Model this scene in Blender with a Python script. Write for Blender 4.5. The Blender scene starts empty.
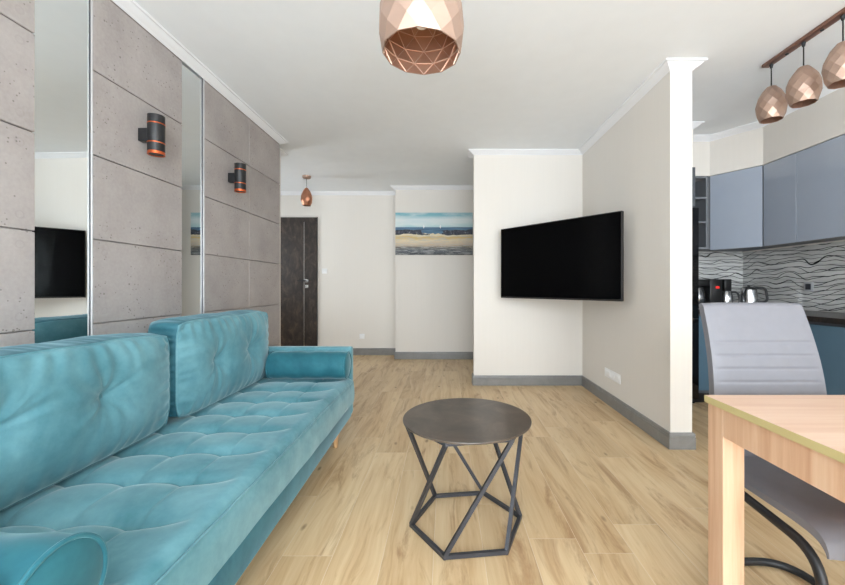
import bpy, bmesh, math, random
from math import sin, cos, pi, radians, exp, sqrt, atan2, hypot
from mathutils import Vector, Matrix, noise as mnoise
random.seed(7)
sc = bpy.context.scene
COL = sc.collection

# ------------------------------------------------------------------ materials
def s2l(c):
    def f(v):
        v /= 255.0
        return v/12.92 if v <= 0.04045 else ((v+0.055)/1.055)**2.4
    return tuple(f(v) for v in c) + (1.0,)

class NT:
    """small helper to write node trees"""
    def __init__(self, name):
        self.m = bpy.data.materials.new(name); self.m.use_nodes = True
        self.t = self.m.node_tree; self.n = self.t.nodes; self.l = self.t.links
        self.b = self.n['Principled BSDF']; self.out = self.n['Material Output']
    def new(self, typ, **kw):
        nd = self.n.new(typ)
        for k, v in kw.items(): setattr(nd, k, v)
        return nd
    def link(self, a, b): self.l.new(a, b)
    def put(self, sock, v):
        if isinstance(v, bpy.types.NodeSocket): self.l.new(v, sock)
        else: sock.default_value = v
    def math(self, op, a, b=None, c=None, clamp=False):
        nd = self.new('ShaderNodeMath', operation=op, use_clamp=clamp)
        self.put(nd.inputs[0], a)
        if b is not None: self.put(nd.inputs[1], b)
        if c is not None: self.put(nd.inputs[2], c)
        return nd.outputs[0]
    def pos(self):
        g = self.new('ShaderNodeNewGeometry')
        s = self.new('ShaderNodeSeparateXYZ'); self.link(g.outputs['Position'], s.inputs[0])
        return s.outputs[0], s.outputs[1], s.outputs[2]
    def objc(self):
        g = self.new('ShaderNodeTexCoord')
        s = self.new('ShaderNodeSeparateXYZ'); self.link(g.outputs['Object'], s.inputs[0])
        return s.outputs[0], s.outputs[1], s.outputs[2]
    def vec(self, x, y, z):
        nd = self.new('ShaderNodeCombineXYZ')
        for i, v in enumerate((x, y, z)): self.put(nd.inputs[i], v)
        return nd.outputs[0]
    def noise(self, vec, scale=5, detail=3, rough=0.5, dist=0.0):
        nd = self.new('ShaderNodeTexNoise'); self.put(nd.inputs['Vector'], vec)
        nd.inputs['Scale'].default_value = scale; nd.inputs['Detail'].default_value = detail
        nd.inputs['Roughness'].default_value = rough; nd.inputs['Distortion'].default_value = dist
        return nd.outputs['Fac']
    def voro(self, vec, scale=5, feature='F1'):
        nd = self.new('ShaderNodeTexVoronoi', feature=feature); self.put(nd.inputs['Vector'], vec)
        nd.inputs['Scale'].default_value = scale
        return nd.outputs['Distance']
    def ramp(self, fac, stops, interp='LINEAR'):
        nd = self.new('ShaderNodeValToRGB'); self.put(nd.inputs[0], fac)
        cr = nd.color_ramp; cr.interpolation = interp
        while len(cr.elements) < len(stops): cr.elements.new(0.5)
        for e, (p, c) in zip(cr.elements, stops):
            e.position = p; e.color = c if len(c) == 4 else s2l(c)
        return nd.outputs[0]
    def mix(self, fac, a, b, mode='MIX'):
        nd = self.new('ShaderNodeMix', data_type='RGBA', blend_type=mode)
        self.put(nd.inputs[0], fac); self.put(nd.inputs[6], a); self.put(nd.inputs[7], b)
        return nd.outputs[2]
    def bump(self, h, strength=0.3, dist=0.01):
        nd = self.new('ShaderNodeBump'); self.put(nd.inputs['Height'], h)
        nd.inputs['Strength'].default_value = strength; nd.inputs['Distance'].default_value = dist
        self.link(nd.outputs[0], self.b.inputs['Normal'])
    def set(self, **kw):
        names = dict(color='Base Color', rough='Roughness', metal='Metallic', spec='Specular IOR Level',
                     coat='Coat Weight', coatr='Coat Roughness', sheen='Sheen Weight', sheenr='Sheen Roughness',
                     sheent='Sheen Tint', aniso='Anisotropic', ior='IOR', emit='Emission Color', emits='Emission Strength',
                     trans='Transmission Weight', alpha='Alpha')
        for k, v in kw.items(): self.put(self.b.inputs[names[k]], v)
        return self

def simple(name, rgb, rough=0.5, metal=0.0, var=0.04, scale=8.0, **kw):
    t = NT(name)
    c = s2l(rgb)
    tc = t.new('ShaderNodeTexCoord').outputs['Object']
    n = t.noise(tc, scale, 3)
    lo = tuple(v*(1-var) for v in c[:3]) + (1,); hi = tuple(min(1, v*(1+var)) for v in c[:3]) + (1,)
    t.set(color=t.ramp(n, [(0.3, lo), (0.7, hi)]), rough=rough, metal=metal, **kw)
    return t.m

def m_wall(name, rgb):
    t = NT(name)
    x, y, z = t.pos()
    n = t.noise(t.vec(t.math('MULTIPLY', x, 60), t.math('MULTIPLY', y, 60), t.math('MULTIPLY', z, 1.5)), 1.0, 2)
    c = s2l(rgb)
    t.set(color=t.ramp(n, [(0.3, tuple(v*0.992 for v in c[:3])+(1,)), (0.7, tuple(min(1, v*1.006) for v in c[:3])+(1,))]), rough=0.75, spec=0.25)
    t.bump(t.noise(t.vec(x, y, z), 220, 2), 0.06, 0.002)
    return t.m

def m_concrete(name, y0):
    t = NT(name)
    x, y, z = t.pos()
    P = t.vec(0.0, y, z)
    PW, PH, Z0 = 0.6055, 0.4105, 0.0975
    ub = t.math('DIVIDE', t.math('SUBTRACT', y, y0), PW); vb = t.math('DIVIDE', t.math('SUBTRACT', z, Z0), PH)
    wn = t.new('ShaderNodeTexWhiteNoise', noise_dimensions='3D')
    t.link(t.vec(t.math('FLOOR', ub), t.math('FLOOR', vb), y0*3.1), wn.inputs['Vector'])
    rnd = wn.outputs['Value']
    big = t.noise(P, 3.2, 6, 0.6); fine = t.noise(P, 60, 3, 0.6)
    base = t.ramp(t.math('ADD', t.math('MULTIPLY', big, 0.7), t.math('MULTIPLY', fine, 0.3)),
                  [(0.28, (151, 144, 141)), (0.5, (170, 163, 160)), (0.75, (185, 179, 176))])
    base = t.mix(t.math('MULTIPLY', rnd, 0.16), base, s2l((150, 144, 140)))
    # air-bubble pits, clustered
    v1 = t.voro(P, 42); clus = t.noise(t.vec(4.0, y, z), 3.5, 2)
    pit = t.math('MULTIPLY', t.math('LESS_THAN', v1, 0.14), t.math('GREATER_THAN', clus, 0.51))
    v2 = t.voro(t.vec(7.0, y, z), 16)
    pit = t.math('MAXIMUM', pit, t.math('MULTIPLY', t.math('LESS_THAN', v2, 0.085), t.math('GREATER_THAN', clus, 0.45)))
    # plugged fixing holes near every slab corner
    fu = t.math('MULTIPLY', t.math('FRACT', ub), PW); fv = t.math('MULTIPLY', t.math('FRACT', vb), PH)
    du = t.math('SUBTRACT', t.math('ABSOLUTE', t.math('SUBTRACT', fu, PW/2)), PW/2-0.06)
    dv = t.math('SUBTRACT', t.math('ABSOLUTE', t.math('SUBTRACT', fv, PH/2)), PH/2-0.06)
    r = t.math('SQRT', t.math('ADD', t.math('MULTIPLY', du, du), t.math('MULTIPLY', dv, dv)))
    ring = t.math('LESS_THAN', t.math('ABSOLUTE', t.math('SUBTRACT', r, 0.015)), 0.003)
    col = t.mix(t.math('MULTIPLY', pit, 0.6), base, s2l((95, 90, 86)))
    col = t.mix(t.math('MULTIPLY', ring, 0.10), col, s2l((120, 114, 110)))
    t.set(color=col, rough=0.72, spec=0.3)
    h = t.math('SUBTRACT', t.math('MULTIPLY', fine, 0.25), t.math('ADD', pit, t.math('MULTIPLY', ring, 0.3)))
    t.bump(h, 0.35, 0.004)
    return t.m

def m_floor():
    t = NT('oak_plank_tile')
    at = t.new('ShaderNodeAttribute', attribute_name='rnd')
    sp = t.new('ShaderNodeSeparateColor'); t.link(at.outputs['Color'], sp.inputs[0])
    r1, r2, r3 = sp.outputs
    x, y, z = t.pos()
    xo = t.math('ADD', x, t.math('MULTIPLY', r1, 37.0)); yo = t.math('ADD', y, t.math('MULTIPLY', r2, 53.0))
    warp = t.noise(t.vec(t.math('MULTIPLY', xo, 3), t.math('MULTIPLY', yo, 1.1), 0.0), 1.0, 2)
    gx = t.math('ADD', xo, t.math('MULTIPLY', warp, 0.12))
    grain = t.noise(t.vec(t.math('MULTIPLY', gx, 42), t.math('MULTIPLY', yo, 1.6), 3.0), 1.0, 5, 0.65)
    fig = t.noise(t.vec(t.math('MULTIPLY', gx, 8), t.math('MULTIPLY', yo, 0.9), 9.0), 1.0, 4, 0.6, 0.6)
    base = t.ramp(t.math('ADD', t.math('MULTIPLY', grain, 0.42), t.math('MULTIPLY', fig, 0.58)),
                  [(0.30, (170, 134, 96)), (0.42, (207, 178, 138)), (0.54, (220, 196, 158)), (0.75, (230, 211, 178))])
    # dark heart streaks and knots
    st = t.noise(t.vec(t.math('MULTIPLY', gx, 9), t.math('MULTIPLY', yo, 1.35), 21.0), 1.0, 6, 0.7, 1.0)
    stm = t.math('MULTIPLY', t.ramp(st, [(0.52, (0, 0, 0)), (0.68, (255, 255, 255))]), t.math('ADD', 0.22, t.math('MULTIPLY', grain, 0.85)))
    base = t.mix(stm, base, s2l((152, 110, 72)))
    kv = t.voro(t.vec(t.math('MULTIPLY', gx, 1.9), t.math('MULTIPLY', yo, 0.85), 0.0), 3.0)
    kn = t.ramp(kv, [(0.025, (255, 255, 255)), (0.085, (0, 0, 0))])
    base = t.mix(t.math('MULTIPLY', kn, 0.75), base, s2l((112, 78, 50)))
    tone = t.ramp(r3, [(0.0, (240, 235, 228)), (1.0, (255, 253, 249))])
    base = t.mix(1.0, base, tone, 'MULTIPLY')
    t.set(color=base, rough=t.math('ADD', 0.33, t.math('MULTIPLY', grain, 0.15)), spec=0.4)
    t.bump(grain, 0.08, 0.003)
    return t.m

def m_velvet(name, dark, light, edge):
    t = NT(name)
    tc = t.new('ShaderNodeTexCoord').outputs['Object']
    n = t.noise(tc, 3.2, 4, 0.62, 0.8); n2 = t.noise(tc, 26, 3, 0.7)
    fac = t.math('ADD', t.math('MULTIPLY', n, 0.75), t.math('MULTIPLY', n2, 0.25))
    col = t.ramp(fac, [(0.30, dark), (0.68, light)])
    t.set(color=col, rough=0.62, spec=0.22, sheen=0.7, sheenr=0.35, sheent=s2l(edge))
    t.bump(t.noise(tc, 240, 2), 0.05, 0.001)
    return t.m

def m_wood(name, axis, c0, c1, c2, rough=0.42, s=1.0):
    t = NT(name)
    x, y, z = t.pos()
    sc_ = {'x': (1.1, 22, 22), 'y': (22, 1.1, 22), 'z': (22, 22, 1.1)}[axis]
    v = t.vec(t.math('MULTIPLY', x, sc_[0]*s), t.math('MULTIPLY', y, sc_[1]*s), t.math('MULTIPLY', z, sc_[2]*s))
    g = t.noise(v, 1.0, 4, 0.6, 0.4); f = t.noise(v, 3.2, 3, 0.6)
    t.set(color=t.ramp(t.math('ADD', t.math('MULTIPLY', g, 0.7), t.math('MULTIPLY', f, 0.3)), [(0.33, c0), (0.52, c1), (0.7, c2)]), rough=rough, spec=0.4)
    return t.m

def m_rust(name, cols, scale=4, rough=0.45, metal=0.0, stretch=(1, 1, 1)):
    t = NT(name)
    x, y, z = t.pos()
    v = t.vec(t.math('MULTIPLY', x, stretch[0]), t.math('MULTIPLY', y, stretch[1]), t.math('MULTIPLY', z, stretch[2]))
    n = t.noise(v, scale, 7, 0.68, 0.7)
    t.set(color=t.ramp(n, [(0.36, cols[0]), (0.52, cols[1]), (0.68, cols[2])]), rough=rough, metal=metal)
    return t.m

def m_backsplash():
    t = NT('wave_line_glass')
    x, y, z = t.pos()
    s = t.math('ADD', x, t.math('MULTIPLY', y, -1.0))         # runs along both walls
    col = s2l((186, 186, 184))
    mask = None
    for k, (f, amp, fx, w, off) in enumerate([(25.0, 3.6, 2.2, 0.06, 0.0), (17.0, 4.4, 1.8, 0.042, 31.0)]):
        n = t.noise(t.vec(t.math('ADD', t.math('MULTIPLY', s, fx), off), t.math('MULTIPLY', z, 2.1), off), 1.6, 1.5, 0.45)
        v = t.math('FRACT', t.math('ADD', t.math('MULTIPLY', z, f), t.math('MULTIPLY', n, amp)))
        line = t.math('LESS_THAN', t.math('ABSOLUTE', t.math('SUBTRACT', v, 0.5)), w)
        mask = line if mask is None else t.math('MAXIMUM', mask, line)
    soft = t.noise(t.vec(t.math('MULTIPLY', s, 3), t.math('MULTIPLY', z, 22), 2.0), 1.0, 3)
    base = t.ramp(soft, [(0.3, (182, 182, 180)), (0.7, (216, 216, 213))])
    t.set(color=t.mix(mask, base, s2l((30, 30, 32))), rough=0.12, spec=0.5)
    return t.m

def m_painting():
    t = NT('seascape_paint')
    x, y, z = t.objc()
    # object origin is at the bottom centre of the canvas; 1.17 wide, 0.635 high
    v = t.math('DIVIDE', z, 0.635)
    wob = t.noise(t.vec(t.math('MULTIPLY', x, 3.0), 0.0, t.math('MULTIPLY', v, 5.0)), 1.0, 4, 0.6)
    vv = t.math('ADD', v, t.math('MULTIPLY', t.math('SUBTRACT', wob, 0.5), 0.2))
    land = t.ramp(vv, [(0.0, (62, 66, 72)), (0.09, (96, 102, 108)), (0.17, (120, 116, 108)), (0.23, (196, 176, 150)),
                       (0.33, (222, 206, 176)), (0.42, (206, 178, 112)), (0.47, (226, 214, 186)), (0.52, (214, 196, 150))])
    sky = t.ramp(v, [(0.64, (150, 200, 206)), (0.72, (196, 218, 220)), (0.84, (214, 226, 228)), (0.93, (132, 186, 196)), (1.0, (110, 172, 186))])
    cl = t.noise(t.vec(t.math('MULTIPLY', x, 2.2), 5.0, t.math('MULTIPLY', v, 6.0)), 1.0, 4, 0.55)
    sky = t.mix(t.ramp(cl, [(0.42, (0, 0, 0)), (0.62, (200, 200, 200))]), sky, s2l((228, 232, 230)))
    sea = t.ramp(t.noise(t.vec(t.math('MULTIPLY', x, 4), 1.0, t.math('MULTIPLY', v, 40)), 1.0, 3), [(0.3, (58, 92, 122)), (0.7, (98, 134, 160))])
    col = t.mix(t.math('GREATER_THAN', vv, 0.50), land, sea)
    # dark rocks either side of a gap
    rock = t.math('MULTIPLY', t.math('LESS_THAN', t.math('ABSOLUTE', t.math('SUBTRACT', vv, 0.535)), 0.055),
                  t.math('GREATER_THAN', t.math('ADD', t.math('ABSOLUTE', t.math('SUBTRACT', x, 0.02)), t.math('MULTIPLY', t.math('SUBTRACT', wob, 0.5), 0.9)), 0.13))
    rk = t.noise(t.vec(t.math('MULTIPLY', x, 26), 3.0, t.math('MULTIPLY', v, 18)), 1.0, 3, 0.7)
    rcol = t.ramp(rk, [(0.35, (36, 40, 52)), (0.6, (72, 76, 88)), (0.72, (178, 182, 186))])
    col = t.mix(rock, col, rcol)
    col = t.mix(t.math('GREATER_THAN', v, 0.655), col, sky)
    strk = t.noise(t.vec(t.math('MULTIPLY', x, 6), 8.0, t.math('MULTIPLY', v, 46)), 1.0, 3, 0.7)
    sm = t.math('MULTIPLY', t.math('GREATER_THAN', strk, 0.56), t.math('LESS_THAN', v, 0.2))
    col = t.mix(t.math('MULTIPLY', sm, 0.75), col, s2l((36, 38, 44)))
    strk2 = t.noise(t.vec(t.math('MULTIPLY', x, 5), 18.0, t.math('MULTIPLY', v, 40)), 1.0, 3, 0.7)
    sm2 = t.math('MULTIPLY', t.math('GREATER_THAN', strk2, 0.53), t.math('LESS_THAN', v, 0.46))
    col = t.mix(t.math('MULTIPLY', sm2, 0.55), col, s2l((186, 186, 184)))
    # two white sails on the horizon
    for sx in (-0.155, 0.095):
        d = t.math('ADD', t.math('MULTIPLY', t.math('ABSOLUTE', t.math('SUBTRACT', x, sx)), 2.2), t.math('ABSOLUTE', t.math('SUBTRACT', z, 0.425)))
        col = t.mix(t.math('LESS_THAN', d, 0.03), col, s2l((236, 238, 240)))
    t.set(color=col, rough=0.6)
    t.bump(strk, 0.2, 0.003)
    return t.m

def m_glass(name='window_pane_glass'):
    t = NT(name)
    tr = t.new('ShaderNodeBsdfTransparent'); gl = t.new('ShaderNodeBsdfGlossy'); gl.inputs['Roughness'].default_value = 0.02
    mx = t.new('ShaderNodeMixShader'); mx.inputs[0].default_value = 0.05
    t.link(tr.outputs[0], mx.inputs[1]); t.link(gl.outputs[0], mx.inputs[2]); t.link(mx.outputs[0], t.out.inputs['Surface'])
    return t.m

M = {}
M['wall'] = m_wall('cream_wall_paint', (226, 221, 214))
M['ceiling'] = simple('white_ceiling_paint', (240, 243, 246), 0.8, var=0.01, spec=0.2)
M['crown'] = simple('white_cornice_paint', (238, 239, 242), 0.55, var=0.01)
M['skirt'] = m_rust('grey_skirting', [(124, 123, 122), (130, 129, 127), (136, 135, 133)], 6, 0.3, 0, (1, 1, 1))
M['floor'] = m_floor()
M['grout'] = simple('pale_grout', (222, 206, 180), 0.8)
M['mirror'] = simple('mirror_silver', (236, 240, 240), 0.012, 1.0, var=0.004)
M['white'] = simple('white_plastic', (240, 240, 240), 0.35, var=0.01)
M['alu'] = simple('pale_metal_edge', (176, 174, 174), 0.4, 0.2, var=0.01)
M['velvet'] = m_velvet('teal_velvet', (60, 114, 125), (110, 158, 168), (214, 232, 236))
M['velvet_shaded'] = m_velvet('teal_velvet_shaded', (20, 68, 82), (56, 108, 120), (165, 200, 210))  # same teal velvet, nap shading painted darker for sofa base and cushion borders
M['velvet_dark'] = m_velvet('deep_teal_velvet', (26, 82, 95), (50, 112, 124), (180, 215, 222))
M['legwood'] = m_wood('beech_leg', 'z', (196, 150, 104), (216, 174, 128), (228, 190, 148))
M['black'] = simple('black_plastic', (22, 22, 23), 0.35)
M['blackmatte'] = simple('matt_black_metal', (30, 31, 33), 0.45, var=0.08, spec=0.45)
M['gunmetal'] = simple('dark_grey_metal', (62, 63, 68), 0.42, 0.35, var=0.06)
M['tabletop'] = m_rust('bronze_ceramic_top', [(62, 54, 47), (80, 70, 61), (98, 86, 75)], 5, 0.3)
M['screen'] = simple('tv_screen', (5, 5, 6), 0.14, var=0.02, spec=0.08)
M['bezel'] = simple('dark_bezel_metal', (52, 50, 50), 0.35, 0.6)
M['copper'] = simple('rose_copper', (190, 164, 149), 0.5, 0.85, var=0.03)
M['copper_in'] = simple('copper_inner_face', (202, 158, 134), 0.42, 0.7, var=0.03)
M['copper_warm'] = simple('warm_copper', (190, 132, 104), 0.32, 0.85, var=0.03)
M['copper_seam'] = simple('pale_copper_seam', (226, 200, 184), 0.4, 0.5)
M['copper_strip'] = simple('bright_copper', (208, 104, 62), 0.3, 0.85)
M['bronzebar'] = simple('brown_metal_bar', (140, 104, 90), 0.42, 0.6)
M['cable'] = simple('black_cable', (18, 18, 18), 0.6)
M['door'] = m_rust('dark_rust_door', [(30, 25, 22), (52, 43, 38), (86, 72, 62)], 6, 0.5, 0, (2.2, 1, 1.0))
M['chrome'] = simple('brushed_steel', (205, 206, 208), 0.22, 1.0, var=0.02)
M['paint'] = m_painting()
M['canvas'] = simple('canvas_edge', (120, 150, 158), 0.8)
M['oakx'] = m_wood('light_oak_across', 'x', (196, 158, 134), (210, 177, 153), (220, 194, 172), s=0.7)
M['oakz'] = m_wood('light_oak_upright', 'z', (184, 142, 112), (205, 168, 138), (217, 188, 160), s=0.9)
M['oakedge'] = simple('olive_oak_edge_band', (188, 174, 124), 0.5)
M['leather'] = simple('grey_leatherette', (114, 114, 120), 0.45, var=0.025, scale=30)
M['cab_hi'] = simple('pale_blue_gloss', (160, 169, 183), 0.09, var=0.01, spec=0.5, coat=0.5, coatr=0.04)
M['cab_lo'] = simple('slate_blue_gloss', (84, 110, 128), 0.14, var=0.02, spec=0.5)
M['carcass'] = simple('grey_carcass', (118, 121, 126), 0.5)
M['carcass_dark'] = simple('dark_grey_carcass', (78, 82, 88), 0.5)
M['counter'] = m_rust('dark_stone_worktop', [(30, 27, 27), (44, 39, 38), (66, 57, 54)], 18, 0.28)
M['splash'] = m_backsplash()
M['silver'] = simple('silver_plastic', (186, 187, 190), 0.4, 0.2, var=0.01)
M['glossblack'] = simple('gloss_black', (14, 14, 16), 0.08, var=0.02)
M['glass'] = m_glass()
M['cglass'] = simple('smoky_jug_glass', (150, 153, 157), 0.08, 0.85)
M['red'] = simple('red_display', (190, 30, 24), 0.4, emit=s2l((200, 20, 14)), emits=0.6)
M['frame'] = simple('white_window_frame', (238, 238, 238), 0.35, var=0.01)
M['conc1'] = m_concrete('concrete_slab_a', 1.568-0.6055*3)
M['conc2'] = m_concrete('concrete_slab_b', 1.822)
M['conc3'] = m_concrete('concrete_slab_c', 2.662)

# ------------------------------------------------------------------ object helpers
ORG = {}
def finish(o, parent=None, mat=None, mats=None, smooth=False):
    for m_ in (mats or [mat]): o.data.materials.append(m_)
    if smooth:
        for p in o.data.polygons: p.use_smooth = True
    COL.objects.link(o)
    if parent is not None:
        L = ORG[parent.name]
        o.data.transform(Matrix.Translation(-L)); o.parent = parent; ORG[o.name] = L
    else:
        xs = [v.co for v in o.data.vertices]
        lo = Vector([min(c[i] for c in xs) for i in range(3)]); hi = Vector([max(c[i] for c in xs) for i in range(3)])
        L = Vector(((lo.x+hi.x)/2, (lo.y+hi.y)/2, lo.z))
        o.data.transform(Matrix.Translation(-L)); o.location = L; ORG[o.name] = L
    return o

def mesh(name, verts, faces, mat, parent=None, smooth=False, recalc=True, mats=None, midx=None, sharp=None):
    me = bpy.data.meshes.new(name); me.from_pydata([tuple(v) for v in verts], [], faces); me.update()
    if midx:
        for p, i in zip(me.polygons, midx): p.material_index = i
    if recalc:
        bm = bmesh.new(); bm.from_mesh(me); bmesh.ops.recalc_face_normals(bm, faces=bm.faces); bm.to_mesh(me); bm.free()
    o = bpy.data.objects.new(name, me)
    finish(o, parent, mat, mats, smooth)
    if sharp is not None and smooth:
        me.set_sharp_from_angle(angle=radians(sharp))
    return o

def bmobj(name, bm, mat, parent=None, smooth=False, sharp=35):
    bmesh.ops.recalc_face_normals(bm, faces=bm.faces)
    me = bpy.data.meshes.new(name); bm.to_mesh(me); bm.free()
    o = bpy.data.objects.new(name, me); finish(o, parent, mat, None, smooth)
    if smooth: me.set_sharp_from_angle(angle=radians(sharp))
    return o

def add_box(bm, x0, x1, y0, y1, z0, z1, bev=0.0, seg=2, rot=None, piv=None):
    r = bmesh.ops.create_cube(bm, size=1.0)
    vs = r['verts']
    for v in vs:
        v.co = Vector(((x0+x1)/2+v.co.x*(x1-x0), (y0+y1)/2+v.co.y*(y1-y0), (z0+z1)/2+v.co.z*(z1-z0)))
    if bev:
        es = {e for v in vs for e in v.link_edges}
        rr = bmesh.ops.bevel(bm, geom=list(es), offset=bev, segments=seg, profile=0.5, affect='EDGES')
        vs = list({v for f in rr['faces'] for v in f.verts} | {v for v in vs if v.is_valid})
    if rot is not None:
        R = rot; p = Vector(piv)
        for v in vs: v.co = p + R @ (v.co - p)
    return vs

def box(name, x0, x1, y0, y1, z0, z1, mat, parent=None, bev=0.0, seg=2, rot=None, piv=None):
    bm = bmesh.new(); add_box(bm, x0, x1, y0, y1, z0, z1, bev, seg, rot, piv)
    return bmobj(name, bm, mat, parent, smooth=bev > 0, sharp=40)

def prism(name, poly, z0, z1, mat, parent=None):
    n = len(poly)
    v = [(x, y, z0) for x, y in poly] + [(x, y, z1) for x, y in poly]
    f = [tuple(range(n))[::-1], tuple(range(n, 2*n))] + [(i, (i+1) % n, n+(i+1) % n, n+i) for i in range(n)]
    return mesh(name, v, f, mat, parent)

def lathe(name, prof, c, mat, parent=None, n=32, axis='z', smooth=True, sharp=35):
    """prof: list of (radius, height along axis)"""
    v = []; f = []
    for r, h in prof:
        for k in range(n):
            a = 2*pi*k/n
            p = (r*cos(a), r*sin(a), h) if axis == 'z' else ((h, r*cos(a), r*sin(a)) if axis == 'x' else (r*cos(a), h, r*sin(a)))
            v.append((c[0]+p[0], c[1]+p[1], c[2]+p[2]))
    for i in range(len(prof)-1):
        for k in range(n):
            f.append((i*n+k, i*n+(k+1) % n, (i+1)*n+(k+1) % n, (i+1)*n+k))
    if prof[0][0] > 1e-6: f.append(tuple(range(n))[::-1])
    if prof[-1][0] > 1e-6: f.append(tuple((len(prof)-1)*n+k for k in range(n)))
    me = bpy.data.meshes.new(name); me.from_pydata(v, [], f)
    bm = bmesh.new(); bm.from_mesh(me); bmesh.ops.remove_doubles(bm, verts=bm.verts, dist=1e-6)
    bpy.data.meshes.remove(me)
    return bmobj(name, bm, mat, parent, smooth, sharp)

def sweep_verts(path, shape, closed=False, up=Vector((0, 0, 1))):
    """sweep a 2D cross-section (list of (a,b)) along a 3D path; returns verts, faces"""
    P = [Vector(p) for p in path]; n = len(P); m = len(shape); v = []; f = []
    prev = None
    for i in range(n):
        a = P[i-1] if (i > 0 or closed) else P[i]
        b = P[(i+1) % n] if (i < n-1 or closed) else P[i]
        t1 = (P[i]-a).normalized() if (P[i]-a).length > 1e-9 else None
        t2 = (b-P[i]).normalized() if (b-P[i]).length > 1e-9 else None
        t = ((t1 or t2) + (t2 or t1)).normalized()
        if prev is None:
            ref = up if abs(t.dot(up)) < 0.95 else Vector((1, 0, 0))
            nrm = (ref - t*ref.dot(t)).normalized()
        else:
            nrm = (prev - t*prev.dot(t)).normalized()
        prev = nrm; bn = t.cross(nrm)
        k = 1.0
        if t1 and t2:
            ch = max(0.5, sqrt(max(0.0, (1+t1.dot(t2))/2))); k = 1.0/ch
            mdir = (t2-t1)
            md = mdir.normalized() if mdir.length > 1e-6 else None
        else: md = None
        for s, u in shape:
            off = nrm*s + bn*u
            if md is not None: off = off + md*(off.dot(md))*(k-1)
            v.append(P[i]+off)
    for i in range(n if closed else n-1):
        for j in range(m):
            f.append((i*m+j, i*m+(j+1) % m, ((i+1) % n)*m+(j+1) % m, ((i+1) % n)*m+j))
    if not closed:
        f.append(tuple(range(m))[::-1]); f.append(tuple((n-1)*m+j for j in range(m)))
    return v, f

def circ(r, n=12, ry=None): return [(r*cos(2*pi*k/n), (ry or r)*sin(2*pi*k/n)) for k in range(n)]
def rect(a, b): return [(-a/2, -b/2), (a/2, -b/2), (a/2, b/2), (-a/2, b/2)]
def tube(name, path, shape, mat, parent=None, closed=False, smooth=True, sharp=40):
    v, f = sweep_verts(path, shape, closed)
    return mesh(name, v, f, mat, parent, smooth, sharp=sharp)

def fillet(pts, r, n=6):
    """round the inner corners of a 3D polyline"""
    P = [Vector(p) for p in pts]; out = [P[0]]
    for i in range(1, len(P)-1):
        rr = r[i] if isinstance(r, dict) and i in r else (r if not isinstance(r, dict) else 0.05)
        a = (P[i-1]-P[i]); b = (P[i+1]-P[i]); rr = min(rr, a.length*0.49, b.length*0.49)
        p0 = P[i]+a.normalized()*rr; p2 = P[i]+b.normalized()*rr
        for k in range(n+1):
            t = k/n; out.append(p0*(1-t)**2 + P[i]*2*t*(1-t) + p2*t*t)
    out.append(P[-1]); return out

def thing(name, loc, label, cat, group=None):
    o = bpy.data.objects.new(name, None); o.empty_display_size = 0.05; COL.objects.link(o)
    o.location = loc; ORG[o.name] = Vector(loc)
    return tag(o, label, cat, group)
def tag(o, label, cat, group=None):
    o['label'] = label; o['category'] = cat
    if group: o['group'] = group
    return o
def struct(o): o['kind'] = 'structure'; return o
def copy_tree(o, loc, label, group=None):
    r = o.copy(); COL.objects.link(r); r.location = loc; r['label'] = label; ORG[r.name] = Vector(loc)
    if group: r['group'] = group
    for ch in list(o.children):
        c = ch.copy(); COL.objects.link(c); c.parent = r; ORG[c.name] = Vector(loc)
        for g in list(ch.children):
            d = g.copy(); COL.objects.link(d); d.parent = c
    return r

# ------------------------------------------------------------------ room shell
H = 2.61
XL, XC, XP0, XP1, XK, XSF = -1.87, -1.71, 1.52, 1.668, 3.23, 2.91
YB, YTV, YTV2, YDOOR, YPIC, YEND, YKB = -1.9, 4.187, 4.307, 6.035, 5.695, 2.548, 4.09

# floor : planks laid along the room, 0.206 wide
PWD = 0.206; OFF = 0.567
known = {-5: 2.49, -4: 2.25, -6: 1.535, -7: 1.974, -1: 1.64, 1: 1.738, 3: 1.867, -2: 3.1, -3: 1.28, 0: 2.75, 2: 2.42}
fv, ff, fr = [], [], []
x0f, x1f, y0f, y1f = -3.6, 3.35, -2.0, 6.15
i0 = math.floor((x0f-OFF)/PWD); i1 = math.ceil((x1f-OFF)/PWD)
g = 0.0009
for i in range(i0, i1):
    a = OFF+i*PWD; b = a+PWD
    j0 = known.get(i, random.random()*1.2)
    y = j0-1.2*math.ceil((j0-y0f)/1.2)
    while y < y1f:
        c, d = max(y, y0f), min(y+1.2, y1f)
        if d-c > 0.01:
            k = len(fv)
            fv += [(a+g, c+g, 0), (b-g, c+g, 0), (b-g, d-g, 0), (a+g, d-g, 0)]
            ff.append((k, k+1, k+2, k+3)); fr.append((random.random(), random.random(), random.random(), 1))
        y += 1.2
nplank = len(ff)
k = len(fv); e = 0.0008
fv += [(x0f-.02, y0f, -e), (x1f+.02, y0f, -e), (x1f+.02, y1f, -e), (x0f-.02, y1f, -e)]; ff.append((k, k+1, k+2, k+3))
k = len(fv)
fv += [(x0f-.02, y0f, -.12), (x1f+.02, y0f, -.12), (x1f+.02, y1f, -.12), (x0f-.02, y1f, -.12)]
ff += [(k+3, k+2, k+1, k), (k, k+1, k-3, k-4), (k+1, k+2, k-2, k-3), (k+2, k+3, k-1, k-2), (k+3, k, k-4, k-1)]
fl = mesh('floor', fv, ff, None, recalc=False, mats=[M['floor'], M['grout']], midx=[0]*nplank+[1]*6)
at = fl.data.color_attributes.new('rnd', 'FLOAT_COLOR', 'CORNER')
for p in fl.data.polygons:
    c = fr[p.index] if p.index < nplank else (0, 0, 0, 1)
    for li in p.loop_indices: at.data[li].color = c
struct(fl)
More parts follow.
